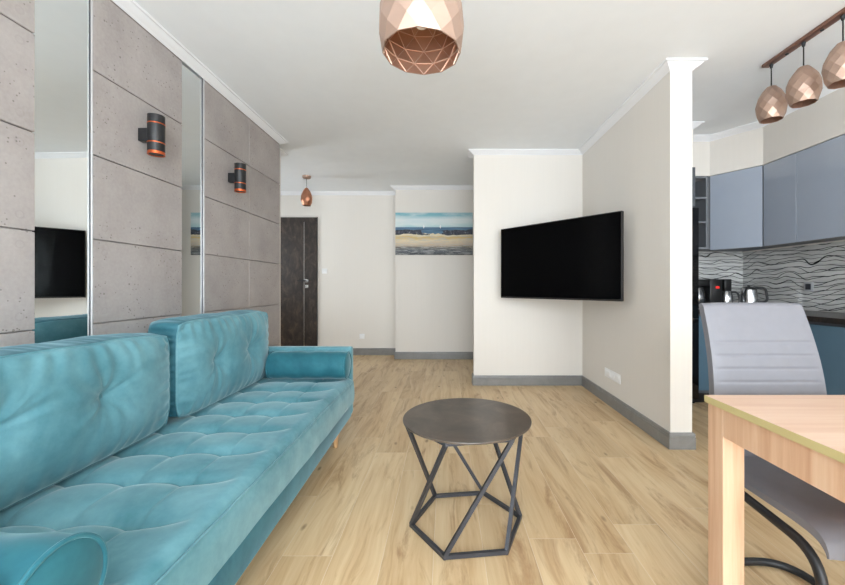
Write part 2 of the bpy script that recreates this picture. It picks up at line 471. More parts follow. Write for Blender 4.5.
struct(box('ceiling', x0f-.02, x1f+.02, y0f, y1f, H, H+0.12, M['ceiling']))

struct(box('wall_left', XL-0.12, XL, YB, 4.25, 0, H, M['wall']))
struct(prism('wall_hall', [(-3.5, 4.13), (XL-0.12, 4.13), (XL-0.12, 4.25), (-3.5, 4.25)], 0, H, M['wall']))
# hall end wall with the flat where the picture hangs
struct(prism('wall_back', [(-3.62, YDOOR), (-0.765, YDOOR), (-0.765, YPIC), (1.79, YPIC), (1.79, YDOOR+0.1), (-3.62, YDOOR+0.1)], 0, H, M['wall']))
struct(box('wall_corridor', 1.67, 1.79, YTV2, YPIC, 0, H, M['wall']))
# the screen wall and the partition in one L
struct(prism('wall_right', [(0.311, YTV), (XP0, YTV), (XP0, YEND), (XP1, YEND), (XP1, YTV2), (0.311, YTV2)], 0, H, M['wall']))
struct(prism('wall_kitchen', [(XP1, YKB), (XK, YKB), (XK, YB), (XK+0.12, YB), (XK+0.12, YTV2), (XP1, YTV2)], 0, H, M['wall']))
# soffit over the wall cupboards
struct(prism('wall_soffit', [(XP1, 3.50), (2.30, 3.50), (2.30, 3.80), (2.665, 3.80), (XSF, 3.45), (XSF, YB), (XK, YB), (XK, YKB), (XP1, YKB)], 2.218, H, M['wall']))

# concrete slabs on the left wall (three bays between mirror strips), each slab a bevelled block
def slab_bay(name, y0, y1, seams, mat):
    bm = bmesh.new(); Z = [0.0, 0.0975, 0.508, 0.9185, 1.329, 1.7395, 2.150, 2.5605, H]
    ys = [y0]+seams+[y1]; gp = 0.0026
    for a, b in zip(ys, ys[1:]):
        for c, d in zip(Z, Z[1:]):
            add_box(bm, XC-0.03, XC, a+gp, b-gp, c+gp, d-gp, 0.0025, 1)
    add_box(bm, XL+0.001, XC-0.018, y0+0.0005, y1-0.0005, 0, H)
    return struct(bmobj(name, bm, mat))
slab_bay('wall_left_slabs', YB+0.0, 1.568, [1.568-0.6055*k for k in range(5, 0, -1)], M['conc1'])
slab_bay('wall_left_slabs', 1.822, 2.44, [], M['conc2'])
slab_bay('wall_left_slabs', 2.662, 3.873, [3.2675], M['conc3'])

# tall mirror strips between the bays, a few mm behind the slab face
for (a, b), lab, yaw in (((1.568, 1.822), 'wide tall mirror strip set in the concrete wall nearest the camera, showing the television', (0.0165, 0.0118)),
                    ((2.44, 2.662), 'narrow tall mirror strip between the two wall lights, showing the edge of the seascape', (0.0125, 0.0125))):
    r = thing('wall_mirror', (XC-0.03, (a+b)/2, 0), lab, 'mirror', 'mirror strips in the concrete wall')
    d0, d1 = yaw
    prism('mirror_pane', [(XL+0.001, a+0.0005), (XC-d0, a+0.0005), (XC-d1, b-0.0045), (XL+0.001, b-0.0045)], 0, H-0.001, M['mirror'], r)
    tr = box('edge_trim', XL+0.001, XC+0.0005, b-0.004, b-0.0003, 0, H-0.001, M['alu'], r)
    tr['label'] = 'pale edge trim'
    box('edge_joint', XC-0.02, XC-0.0085, b-0.0062, b-0.0046, 0, H-0.001, M['gunmetal'], r)

# ---- mouldings swept along the room outline with mitred corners
LOOP = [(XC, YB), (XC, 3.873), (XL, 3.873), (XL, 4.25), (-3.5, 4.25), (-3.5, YDOOR), (-0.765, YDOOR), (-0.765, YPIC), (1.67, YPIC),
        (1.67, YTV2), (0.311, YTV2), (0.311, YTV), (XP0, YTV), (XP0, YEND), (XP1, YEND), (XP1, 3.50), (2.30, 3.50), (2.30, 3.80), (2.665, 3.80),
        (XSF, 3.45), (XSF, YB)]
def mitre(i):
    n = len(LOOP); p = Vector(LOOP[i]); a = Vector(LOOP[i-1]); b = Vector(LOOP[(i+1) % n])
    d1 = (p-a).normalized(); d2 = (b-p).normalized()
    n1 = Vector((d1.y, -d1.x)); n2 = Vector((d2.y, -d2.x))      # interior lies to the right of travel
    m_ = (n1+n2); m_ = m_/m_.dot(n1)
    return p, m_
def moulding(name, idx, prof, mat, square=(False, False)):
    v = []; f = []; m_ = len(prof)
    for q, i in enumerate(idx):
        p, mv = mitre(i)
        if (q == 0 and square[0]) or (q == len(idx)-1 and square[1]):
            a = Vector(LOOP[idx[q]]); b = Vector(LOOP[idx[q+1] if q == 0 else idx[q-1]])
            d = (b-a).normalized() if q == 0 else (a-b).normalized()
            mv = Vector((d.y, -d.x))
        for o_, z in prof:
            w = p+mv*o_; v.append((w.x, w.y, z))
    for q in range(len(idx)-1):
        for j in range(m_): f.append((q*m_+j, q*m_+(j+1) % m_, (q+1)*m_+(j+1) % m_, (q+1)*m_+j))
    f.append(tuple(range(m_))); f.append(tuple((len(idx)-1)*m_+j for j in range(m_))[::-1])
    return struct(mesh(name, v, f, mat, smooth=True, sharp=30))
CROWN = [(0.0, H-0.047), (0.004, H-0.047), (0.008, H-0.041), (0.018, H-0.036), (0.030, H-0.028), (0.042, H-0.018), (0.050, H-0.011), (0.062, H-0.010), (0.064, H-0.0005), (0.0, H-0.0005)]
moulding('trim_1', [0, 1, 2, 3, 4, 5], CROWN, M['crown'])
moulding('trim_2', [5, 6, 7, 8, 9], CROWN, M['crown'])
moulding('trim_3', [9, 10, 11, 12, 13, 14, 15], CROWN, M['crown'])
moulding('trim_4', [15, 16, 17, 18, 19, 20], CROWN, M['crown'])
SK = [(0.0, 0.001), (0.016, 0.001), (0.016, 0.082), (0.012, 0.085), (0.012, 0.088), (0.015, 0.091), (0.013, 0.104), (0.009, 0.110), (0.0, 0.111)]
moulding('baseboard_left', [0, 1, 2, 3, 4], SK, M['skirt'])
moulding('baseboard_back', [6, 7, 8, 9, 10], SK, M['skirt'])
moulding('baseboard_right', [10, 11, 12, 13, 14, 15], SK, M['skirt'], (False, True))
# short run between the door and the corner of the picture wall
LOOP_keep = LOOP[:]
LOOP = [(-2.05, YDOOR), (-0.765, YDOOR), (-0.765, YPIC)]
moulding('baseboard_hall', [0, 1], SK, M['skirt'], (True, False)); LOOP = LOOP_keep

# ---- window wall behind the camera and unseen hall side window added to light the hall : daylight comes in here
def wall_with_openings_x(name, y0, y1, x0, x1, ops):
    bm = bmesh.new(); xs = x0
    for a, b, c, d in ops:
        add_box(bm, xs, a, y0, y1, 0, H)
        if c > 0: add_box(bm, a, b, y0, y1, 0, c)
        add_box(bm, a, b, y0, y1, d, H); xs = b
    add_box(bm, xs, x1, y0, y1, 0, H)
    return struct(bmobj(name, bm, M['wall']))
OPS = [(-1.35, 1.45, 0.05, 2.42), (1.75, 3.1, 0.9, 2.35)]
wall_with_openings_x('wall_window', YB-0.12, YB, XL, XK+0.12, OPS)
bm = bmesh.new()
add_box(bm, -3.62, -3.5, 4.13, 4.8, 0, H); add_box(bm, -3.62, -3.5, 5.4, YDOOR, 0, H)
add_box(bm, -3.62, -3.5, 4.8, 5.4, 0, 1.0); add_box(bm, -3.62, -3.5, 4.8, 5.4, 2.1, H)
struct(bmobj('wall_hall_side', bm, M['wall']))
def window(name, axis, a, b, c, d, plane, nm):
    bm = bmesh.new(); w = 0.06; t0, t1 = plane-0.035, plane+0.035
    def bb(u0, u1, z0, z1):
        if axis == 'x': add_box(bm, u0, u1, t0, t1, z0, z1, 0.004, 1)
        else: add_box(bm, t0, t1, u0, u1, z0, z1, 0.004, 1)
    bb(a, a+w, c, d); bb(b-w, b, c, d); bb(a+w, b-w, c, c+w); bb(a+w, b-w, d-w, d)
    for k in range(1, nm): x = a+(b-a)*k/nm; bb(x-w/2, x+w/2, c+w, d-w)
    o = struct(bmobj(name, bm, M['frame']))
    p = [(a+w/2, c+w/2), (b-w/2, c+w/2), (b-w/2, d-w/2), (a+w/2, d-w/2)]
    v = [((u, plane+s, z) if axis == 'x' else (plane+s, u, z)) for s in (-0.004, 0.004) for u, z in p]
    mesh('pane', v, [(0, 1, 2, 3), (7, 6, 5, 4), (0, 4, 5, 1), (1, 5, 6, 2), (2, 6, 7, 3), (3, 7, 4, 0)], M['glass'], o)
window('window_1', 'x', *OPS[0], YB-0.06, 3)
window('window_2', 'x', *OPS[1], YB-0.06, 2)
window('window_added', 'y', 4.8, 5.4, 1.0, 2.1, -3.56, 1)  # unseen side window, added to brighten the hall

# ------------------------------------------------------------------ hall door
r = struct(box('door_1', -2.95, -2.066, YDOOR-0.035, YDOOR-0.001, 0.004, 2.205, M['door'], bev=0.003, seg=1))
box('inlay_strip', -2.268, -2.261, YDOOR-0.0365, YDOOR-0.034, 0.03, 2.13, M['chrome'], r)
box('frame_edge', -2.066, -2.058, YDOOR-0.03, YDOOR-0.001, 0.004, 2.212, M['blackmatte'], r)
h_ = box('door_handle', -2.245, -2.195, YDOOR-0.045, YDOOR-0.035, 1.165, 1.215, M['chrome'], r, 0.002)
tube('lever', fillet([(-2.22, YDOOR-0.045, 1.19), (-2.22, YDOOR-0.085, 1.19), (-2.355, YDOOR-0.085, 1.19)], 0.015), rect(0.018, 0.012), M['blackmatte'], r)
box('lock_rosette', -2.245, -2.195, YDOOR-0.043, YDOOR-0.035, 1.075, 1.125, M['chrome'], r, 0.002)

# ------------------------------------------------------------------ sockets and switches
def plate_front(name, x, y, z, label, cat, kind):
    t = thing(name, (x, y, z), label, cat)
    box('cover_plate', x-0.041, x+0.041, y-0.009, y-0.0005, z-0.041, z+0.041, M['white'], t, 0.004)
    if kind == 'switch': box('rocker', x-0.03, x+0.03, y-0.0135, y-0.0085, z-0.03, z+0.03, M['white'], t, 0.003)
    else:
        lathe('socket_well', [(0.021, -0.0105), (0.021, -0.008), (0.018, -0.008), (0.017, 0.0)], (x, y, z), M['white'], t, 24, 'y')
    return t
plate_front('light_switch', -1.945, YDOOR, 1.347, 'white square light switch on the hall wall right of the dark door', 'light switch', 'switch')
plate_front('wall_socket', -1.347, YDOOR, 0.30, 'single white power socket low on the hall wall above the skirting', 'socket', 'socket')
t = thing('socket_strip', (XP0, 3.425, 0.29), 'row of white power sockets low on the side wall under the television', 'socket')
box('cover_plate', XP0-0.009, XP0-0.0005, 3.265, 3.585, 0.249, 0.331, M['white'], t, 0.004)
for k in range(4):
    y = 3.305+0.08*k
    lathe('socket_well', [(0.024, -0.012), (0.024, -0.008), (0.021, -0.008), (0.02, -0.004), (0.0, -0.004)], (XP0, y, 0.29), M['white'], t, 20, 'x')

# ------------------------------------------------------------------ picture
pt = thing('seascape_picture', (-0.18, YPIC-0.03, 1.578), 'wide beach and sea painting on unframed canvas on the end wall', 'painting')
bm = bmesh.new(); add_box(bm, -0.763, 0.403, YPIC-0.03, YPIC-0.001, 1.578, 2.213, 0.002, 1)
cv = bmobj('canvas', bm, M['paint'], pt)

# ------------------------------------------------------------------ television on its arm, across the corner
HT = 0.735
pl = Vector((0.587, 4.034, 0)); pr_ = Vector((1.421, 3.037, 0)); zc0, zc1 = 0.979, 1.714
ax = (pr_-pl); W = ax.length; ax.normalize(); nr = Vector((ax.y, -ax.x, 0))    # towards the camera
if nr.y > 0: nr = -nr
tv = thing('television', ((pl+pr_)/2+Vector((0, 0, zc0))), 'large black flat screen television angled across the room corner', 'television')
def tvbox(name, u0, u1, d0, d1, z0, z1, mat, bev=0.003):
    bm = bmesh.new(); vs = add_box(bm, u0, u1, d0, d1, z0, z1, bev, 1)
    for v in bm.verts: v.co = pl+ax*v.co.x+nr*v.co.y+Vector((0, 0, v.co.z))
    return bmobj(name, bm, mat, tv)
tvbox('housing', 0, W, -0.035, 0.0, zc0, zc1, M['bezel'])
tvbox('screen', 0.008, W-0.008, -0.002, 0.0015, zc0+0.016, zc1-0.008, M['screen'], 0.0)
tvbox('rear_cover', 0.2, W-0.2, -0.07, -0.034, zc0+0.08, zc1-0.2, M['black'], 0.012)
wb = (pl+pr_)/2-nr*0.075+Vector((0, 0, 1.35))
tvbox('mount_bracket', W/2-0.12, W/2+0.12, -0.085, -0.069, 1.25, 1.45, M['blackmatte'])
tube('mount_arm', [wb, Vector((1.36, 3.87, 1.35)), Vector((1.508, 3.80, 1.35))], rect(0.05, 0.03), M['blackmatte'], tv, smooth=False)
box('wall_plate', XP0-0.018, XP0-0.001, 3.72, 3.88, 1.22, 1.48, M['blackmatte'], tv, 0.003)

# ------------------------------------------------------------------ facetted copper lamps
def facet_shade(name, prof, n, c, parent, thick=0.004, twist0=0.0, skin='copper'):
    """rings of triangles (antiprism rows) with an inner skin; prof = (r, z) rings from the top down"""
    v = []; f = []; mi = []
    R = len(prof)
    for sgn in (0, 1):
        for i, (r, z) in enumerate(prof):
            rr = r-(thick if sgn else 0)
            for k in range(n):
                a = 2*pi*(k+0.5*(i % 2)+twist0)/n
                v.append((c[0]+rr*cos(a), c[1]+rr*sin(a), c[2]+z))
        o = sgn*R*n
        for i in range(R-1):
            for k in range(n):
                k1 = (k+1) % n
                a, b = o+i*n+k, o+i*n+k1; p, q = o+(i+1)*n+k, o+(i+1)*n+k1
                tr = [(a, p, b), (b, p, q)] if i % 2 == 0 else [(a, p, q), (a, q, b)]
                for t_ in tr: f.append(t_[::-1] if sgn else t_); mi.append(sgn)
    for k in range(n):                                        # rims
        k1 = (k+1) % n
        f.append(((R-1)*n+k, R*n+(R-1)*n+k, R*n+(R-1)*n+k1, (R-1)*n+k1)); mi.append(0)
        f.append((k, k1, R*n+k1, R*n+k)); mi.append(0)
    return mesh(name, v, f, None, parent, recalc=False, mats=[M[skin], M['copper_in']], midx=mi)
def egg(R, hgt, n, r0, r1, peak):
    out = []
    for i in range(n):
        t = i/(n-1)
        if t < peak: r = r0+(R-r0)*sin(pi/2*t/peak)**0.85
        else: r = r1+(R-r1)*cos(pi/2*(t-peak)/(1-peak))**0.9
        out.append((r, hgt*(1-t)))
    return out

def seam_wires(name, prof, n, c, parent, r=0.0006):
    V = []; F = []
    P = lambda i, k: Vector((c[0]+(prof[i][0]-0.0056)*cos(2*pi*(k+0.5*(i % 2))/n), c[1]+(prof[i][0]-0.0056)*sin(2*pi*(k+0.5*(i % 2))/n), c[2]+prof[i][1]))
    for i in range(len(prof)-1):
        for k in range(n):
            es = [(P(i, k), P(i+1, k)), (P(i, k), P(i, k+1))]
            es.append((P(i, k+1), P(i+1, k)) if i % 2 == 0 else (P(i, k), P(i+1, k+1)))
            for a, b in es:
                v_, f_ = sweep_verts([a, b], [(-r*2.8, -r), (r*2.8, -r), (r*2.8, r), (-r*2.8, r)], up=((a+b)/2-Vector((c[0], c[1], c[2]+0.1))).normalized())
                o = len(V); V += v_; F += [tuple(q+o for q in f) for f in f_]
    return mesh(name, V, F, M['copper_seam'], parent)
# large lamp over the coffee table
lx, ly, lz = -0.083, 1.277, 1.893
lamp = thing('pendant_lamp', (lx, ly, lz), 'large facetted rose copper globe lamp hanging over the living area', 'lamp')
facet_shade('lamp_shade', [(0.045, 0.262), (0.092, 0.238), (0.124, 0.193), (0.140, 0.142), (0.1445, 0.09), (0.1425, 0.043), (0.133, 0.0)], 12, (lx, ly, lz), lamp)
seam_wires('seam', [(0.045, 0.262), (0.092, 0.238), (0.124, 0.193), (0.140, 0.142), (0.1445, 0.09), (0.1425, 0.043), (0.133, 0.0)], 12, (lx, ly, lz), lamp)
lathe('lamp_holder', [(0.0, 0.285), (0.02, 0.285), (0.045, 0.262), (0.045, 0.255), (0.02, 0.25), (0.02, 0.2), (0.0, 0.2)], (lx, ly, lz), M['copper'], lamp, 24)
lathe('bulb', [(0.0, 0.085), (0.018, 0.09), (0.03, 0.11), (0.03, 0.135), (0.018, 0.165), (0.014, 0.2), (0.0, 0.2)], (lx, ly, lz), M['white'], lamp, 20)
tube('cable', [(lx, ly, lz+0.284), (lx, ly, H-0.02)], circ(0.003, 8), M['cable'], lamp)
lathe('ceiling_rose', [(0.0, -0.028), (0.045, -0.028), (0.055, -0.02), (0.055, -0.0005), (0.0, -0.0005)], (lx, ly, H), M['copper'], lamp, 28)

# hall lamp
hx, hy = -1.905, 5.14
hl = thing('hall_lamp', (hx, hy, 2.20), 'small egg shaped copper lamp hanging in the hall before the dark door', 'lamp')
facet_shade('lamp_shade', egg(0.078, 0.24, 7, 0.018, 0.052, 0.62), 9, (hx, hy, 2.205), hl, skin='copper_warm')
tube('cable', [(hx, hy, 2.44), (hx, hy, H-0.03)], circ(0.003, 8), M['cable'], hl)
lathe('ceiling_rose', [(0.0, -0.035), (0.042, -0.034), (0.055, -0.025), (0.058, -0.0005), (0.0, -0.0005)], (hx, hy, H), M['copper'], hl, 24)

# bar with three lamps over the dining table
bx = 2.176
bar = thing('lamp_bar', (bx, 2.29, H-0.03), 'brown metal ceiling bar carrying three facetted copper egg lamps by the kitchen', 'lamp')
box('ceiling_bar', bx-0.024, bx+0.024, 1.96, 2.565, H-0.021, H-0.0005, M['bronzebar'], bar, 0.003)
for y in (2.40, 2.175):
    lathe('screw_cap', [(0.0, -0.032), (0.008, -0.031), (0.01, -0.026), (0.0, -0.026)], (bx, y, H), M['blackmatte'], bar, 12)
for k, y in enumerate((2.515, 2.288, 2.061)):
    s_ = facet_shade('lamp_shade', egg(0.0845, 0.22, 8, 0.027, 0.063, 0.58), 10, (bx, y, 2.213), bar, twist0=0.3*k)
    tube('cable', [(bx, y, 2.432), (bx, y, H-0.02)], circ(0.0035, 8), M['cable'], bar)
    lathe('cable_grip', [(0.0, -0.05), (0.007, -0.05), (0.012, -0.026), (0.0, -0.026)], (bx, y, H), M['blackmatte'], bar, 12)
    lathe('bulb', [(0.0, 0.1), (0.02, 0.11), (0.026, 0.135), (0.018, 0.165), (0.014, 0.228), (0.0, 0.228)], (bx, y, 2.207), M['white'], bar, 16)

# ------------------------------------------------------------------ wall lights
def sconce(y, z, label):
    cx = XC+0.088
    t = thing('wall_light', (XC, y, z), label, 'wall light', 'black wall lights on the concrete')
    box('wall_mount', XC+0.0005, cx-0.03, y-0.02, y+0.02, z-0.036, z+0.036, M['blackmatte'], t, 0.003)
    hh = 0.109; r = 0.041
    lathe('lamp_body', [(0.034, -hh+0.004), (r, -hh+0.014), (r, hh), (r-0.003, hh), (r-0.004, hh-0.03), (0.0, hh-0.03)], (cx, y, z), M['blackmatte'], t, 32)
    for dz in (0.062, -0.045):
        q = lathe('copper_ring', [(r-0.002, -0.003), (r+0.0012, -0.003), (r+0.0012, 0.003), (r-0.002, 0.003)], (cx, y, z+dz), M['copper_strip'], t, 32)
    q = lathe('lower_rim', [(0.0, -0.06), (0.035, -0.066), (0.036, -hh+0.002), (r+0.0005, -hh), (r+0.0005, -hh+0.016), (r-0.002, -hh+0.016)], (cx, y, z), M['copper_strip'], t, 32)
    return t
w1 = sconce(2.105, 1.945, 'black cylinder wall light with copper rings, on the concrete between the two mirrors')
copy_tree(w1, (XC, 2.965, 1.955), 'black cylinder wall light with copper rings, on the concrete beyond the narrow mirror', 'black wall lights on the concrete')

# ------------------------------------------------------------------ sofa
SX0, SXF = -1.69, -0.665
SY0, SY1 = 0.50, 2.79
IY0, IY1 = 0.57, 2.72
sofa = thing('sofa', (-1.18, 1.645, 0), 'long teal velvet sofa with tufted seat standing along the concrete wall', 'sofa')
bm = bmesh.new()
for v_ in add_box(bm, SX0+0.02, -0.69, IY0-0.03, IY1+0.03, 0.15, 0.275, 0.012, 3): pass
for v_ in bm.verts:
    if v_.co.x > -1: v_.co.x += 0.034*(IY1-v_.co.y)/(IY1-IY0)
bmobj('base_frame', bm, M['velvet_shaded'], sofa, True, 50)
def arm(y0, y1):
    bm = bmesh.new()
    pr = [(-0.685, 0.175), (-0.685, 0.66), (SX0, 0.66), (SX0, 0.13), (-0.72, 0.13)]
    vs = [bm.verts.new((x, y0, z)) for x, z in pr]; f = bm.faces.new(vs)
    e = bmesh.ops.extrude_face_region(bm, geom=[f]); 
    for v in [g_ for g_ in e['geom'] if isinstance(g_, bmesh.types.BMVert)]: v.co.y = y1
    bmesh.ops.bevel(bm, geom=list(bm.edges), offset=0.016, segments=3, profile=0.5, affect='EDGES')
    return bmobj('arm', bm, M['velvet'], sofa, True, 50)
arm(SY0, IY0); arm(IY1, SY1)
box('backrest', SX0+0.002, -1.50, IY0-0.01, IY1+0.01, 0.26, 0.80, M['velvet'], sofa, 0.03, 3)

TX = [-1.455, -1.26, -1.065, -0.87]; TY = [0.61+0.222*k for k in range(10)]
def tuft(x, y):
    # height change of the quilted top at (x, y)
    u = (x+0.87)/0.195; v = (y-0.61)/0.222
    fu = abs(u-round(u))*0.195; fv = abs(v-round(v))*0.222      # distance to the nearest tuft line
    inside = 1.0 if x < -0.80 else max(0.0, 1-(x+0.80)/0.10)
    r = hypot(fu, fv) if x < -0.80 else hypot(x+0.87, fv)
    cu, cv = 1-min(1, fu/0.0975), 1-min(1, fv/0.111)
    z = -0.028*exp(-(r/0.028))
    z -= 0.026*cv**4.5*(inside if x > -0.87 else 1.0)
    z -= 0.008*cu**5*(1.0 if x <= -0.87 else 0.0)
    z += 0.006*mnoise.noise(Vector((x*5, y*5, 1.3)))
    return z
prof = []
for i in range(96): prof.append((-1.52+(0.80)*i/95, 0.452, 1.0, 'top'))
for k in range(1, 10):
    a = pi/2*k/9; prof.append((-0.72+0.055*sin(a), 0.397+0.055*cos(a), cos(a)**2, 'round'))
for k in range(1, 9): prof.append((-0.665, 0.397-0.13*k/8, 0.0, 'front'))
for k in range(1, 4): prof.append((-0.665-0.02*k/3, 0.267-0.006*k/3, 0.0, 'under'))
prof.append((-1.52, 0.261, 0.0, 'under'))
NY = 300; v = []; f = []
for j in range(NY+1):
    y = IY0+0.004+(IY1-IY0-0.008)*j/NY
    ed = min(j, NY-j)/NY*(IY1-IY0)
    drop = 0.02*exp(-ed/0.02)
    for (x, z, w, kd) in prof:
        if kd in ('top', 'round'):
            z2 = z+(tuft(x, y)*w if w > 0 else 0)-drop*w; x2 = x
            if kd == 'round':
                fv = abs(((y-0.61)/0.222)-round((y-0.61)/0.222))*0.222
                x2 = x-0.004*exp(-fv/0.03)*(1-w)
                if abs(z-0.415) < 0.006: x2 -= 0.005
        else:
            z2 = z; x2 = x+(0.004*mnoise.noise(Vector((y*6, z*9, 0.0)))+0.004*sin(pi*min(1, max(0, (0.40-z)/0.13))) if kd == 'front' else 0)
        v.append((x2, y, z2))
m_ = len(prof)
for j in range(NY):
    for i in range(m_): f.append((j*m_+i, j*m_+(i+1) % m_, (j+1)*m_+(i+1) % m_, (j+1)*m_+i))
f.append(tuple(range(m_))); f.append(tuple(NY*m_+i for i in range(m_))[::-1])
st = mesh('seat_mattress', v, f, M['velvet'], sofa, True, sharp=60)
# seam piping near the front edge
tube('seam_piping', [(-0.667, IY0+0.01+(IY1-IY0-0.02)*k/40, 0.415+0.0015*sin(k*1.7)) for k in range(41)], circ(0.0035, 6), M['velvet'], sofa)
for (x, y) in ((-0.755, 2.57), (-0.755, 0.72), (-1.60, 2.57), (-1.60, 0.72)):
    lathe('leg', [(0.0, 0.0), (0.012, 0.0), (0.014, 0.004), (0.028, 0.152), (0.0, 0.152)], (x, y, 0.0005), M['legwood'], sofa, 20)

# back cushions
def cushion(y0, y1, z0, z1, xs, T, buttons, seed, label, loose):
    t = thing('back_cushion', (xs-T/2, (y0+y1)/2, z0), label, 'cushion', 'back cushions of the sofa')
    NU, NV, K = 110, 56, 7
    hy, hz = (y1-y0)/2, (z1-z0)/2; yc, zc = (y0+y1)/2, (z0+z1)/2
    nz = lambda a, b, c: mnoise.noise(Vector((a, b, c+seed*3.7)))
    def outline(u, v):
        # soft corners, slightly sagging outline
        cu = 1-0.035*abs(v)**6; cw = 1-0.085*abs(u)**9
        y = yc+hy*u*cu; z = zc+hz*v*cw
        if v > 0: z += (0.003*cos(u*2.2+seed)+0.006*nz(u*3, 0, 0))*v
        return y, z
    def front(u, v):
        y, z = outline(u, v)
        b = 0.062*(1-abs(u)**4.0)**0.8*(1-abs(v)**3.0)**0.75
        # gathered wrinkles running in from the seams
        eu = (1-abs(u))*hy; ev = (1-abs(v))*hz
        b += 0.0055*sin(v*26+2.5*nz(u*2, v*3, 1))*exp(-eu/0.07)*(1-exp(-eu/0.01))
        b += 0.0050*sin(u*44+3*nz(u*4, v*2, 2))*exp(-ev/0.06)*(1-exp(-ev/0.01))
        for (by, bz) in buttons:
            dy, dz = y-by, z-bz; r = hypot(dy, dz); th = atan2(dz, dy)
            b -= 0.046*exp(-r/0.036)+0.020*exp(-(r/0.11)**2)
            amp = 0.0115*exp(-r/0.12)*(1-exp(-(r/0.035)**2))
            b += amp*0.75*sin(9*th+seed+2.2*nz(cos(th)*1.6+by*9, sin(th)*1.6, r*3))*(0.6+nz(cos(th)*2+by*5, sin(th)*2, 2))+amp*0.7*nz(cos(th)*6+by*9, sin(th)*6, 4+r*5)
        b += 0.008*nz(y*4, z*5, 3)*min(1, eu/0.05)*min(1, ev/0.05)
        b += loose*0.010*sin((y*0.8-z)*34+3*nz(y*3, z*3, 5))*exp(-((u+0.75)/0.35)**2)*min(1, ev/0.06)
        return xs+b, y, z
    V = []; F = []
    for j in range(NV+1):
        for i in range(NU+1):
            V.append(front(-1+2*i/NU, -1+2*j/NV))
    nb = len(V)
    for j in range(NV+1):
        for i in range(NU+1):
            u, w = -1+2*i/NU, -1+2*j/NV; y, z = outline(u, w)
            V.append((xs-T*(1-0.28*u**6)-0.02*(1-u**4)*(1-w**4), y, z))
    id_ = lambda j, i: j*(NU+1)+i
    for j in range(NV):
        for i in range(NU):
            F.append((id_(j, i), id_(j, i+1), id_(j+1, i+1), id_(j+1, i)))
            F.append((nb+id_(j, i), nb+id_(j+1, i), nb+id_(j+1, i+1), nb+id_(j, i+1)))
    nfr = len(F)
    per = [(0, i) for i in range(NU)]+[(j, NU) for j in range(NV)]+[(NV, NU-i) for i in range(NU)]+[(NV-j, 0) for j in range(NV)]
    rings = [[id_(j, i) for j, i in per]]
    L = len(per)
    for k in range(1, K):
        s = k/K; ring = []
        for q, (j, i) in enumerate(per):
            u, w = -1+2*i/NU, -1+2*j/NV; y, z = outline(u, w)
            pf = 0.012*sin(pi*s)**0.7; oy = oz = 0.0
            puck = 0.010*sin(q*1.15+2*sin(q*0.31))*sin(pi*s)
            if abs(abs(u)-1) < 1e-6: oy = (pf+puck)*(1 if u > 0 else -1)
            if abs(abs(w)-1) < 1e-6: oz = (pf+puck*0.25)*(1 if w > 0 else -1)
            if oy and oz: oy *= 0.7; oz *= 0.7
            if w < -0.99: oz = 0.0
            ring.append(len(V)); V.append((xs-T*(1-0.28*u**6)*s, y+oy, z+oz))
        rings.append(ring)
    rings.append([nb+id_(j, i) for j, i in per])
    for a, b in zip(rings, rings[1:]):
        for q in range(L):
            F.append((a[q], b[q], b[(q+1) % L], a[(q+1) % L]))
    mesh('cover', V, F, None, t, True, sharp=70, mats=[M['velvet'], M['velvet_shaded']], midx=[0]*nfr+[1]*(len(F)-nfr))
    # welt along the front seam
    tube('welt', [V[id_(j, i)] for j, i in per[::2]], circ(0.0035, 6), M['velvet'], t, closed=True)
    for by, bz in buttons:
        u = (by-yc)/hy; w = (bz-zc)/hz
        x, y, z = front(u, w)
        lathe('button', [(0.0, 0.011), (0.007, 0.010), (0.013, 0.005), (0.014, 0.0), (0.011, -0.004), (0.0, -0.004)], (x+0.002, y, z), M['velvet'], t, 18, 'x')
    return t
cushion(0.70, 1.738, 0.457, 0.893, -1.28, 0.195, [(1.03, 0.695), (1.385, 0.695)], 1.0, 'teal velvet back cushion nearest the camera, beside the wide mirror', 1.0)
cushion(1.785, 2.70, 0.457, 0.928, -1.28, 0.195, [(2.06, 0.70), (2.41, 0.70)], 2.3, 'teal velvet back cushion at the far end of the sofa beside the far bolster', 0.0)

# bolsters
def bolster(yc, label):
    x0, x1, r, zc = -1.21, -0.686, 0.0935, 0.553
    t = thing('bolster_cushion', ((x0+x1)/2, yc, zc-r), label, 'bolster cushion', 'round bolsters on the sofa')
    n = 64; pf = []
    for k in range(41):
        s = k/40; x = x0+(x1-x0)*s; pf.append((r*(1-0.05*abs(2*s-1)**6)+0.002*sin(s*23), x))
    V = []; F = []
    for rr, x in pf:
        for k in range(n):
            a = 2*pi*k/n; q = rr+0.002*mnoise.noise(Vector((x*7, cos(a)*2, sin(a)*2+yc)))
            V.append((x, yc+q*cos(a), zc+max(-r*0.985, q*sin(a))))
    for i in range(len(pf)-1):
        for k in range(n): F.append((i*n+k, i*n+(k+1) % n, (i+1)*n+(k+1) % n, (i+1)*n+k))
    mesh('cover', V, F, M['velvet_dark'], t, True)
    for xx, sg in ((x0, -1), (x1, 1)):
        rr = pf[0][0]
        lathe('end_cap', [(rr, xx), (rr*0.8, xx+sg*0.006), (rr*0.4, xx+sg*0.010), (0.0, xx+sg*0.011)], (0, yc, zc), M['velvet_dark'], t, n, 'x')
        tube('piping', [(xx+sg*0.001, yc+(rr+0.001)*cos(2*pi*k/48), zc+max(-r*0.985, (rr+0.001)*sin(2*pi*k/48))) for k in range(48)], circ(0.005, 8), M['velvet_dark'], t, closed=True)
    return t
bolster(0.666, 'round dark teal velvet bolster at the near end of the sofa')
bolster(2.618, 'round dark teal velvet bolster against the far arm of the sofa')

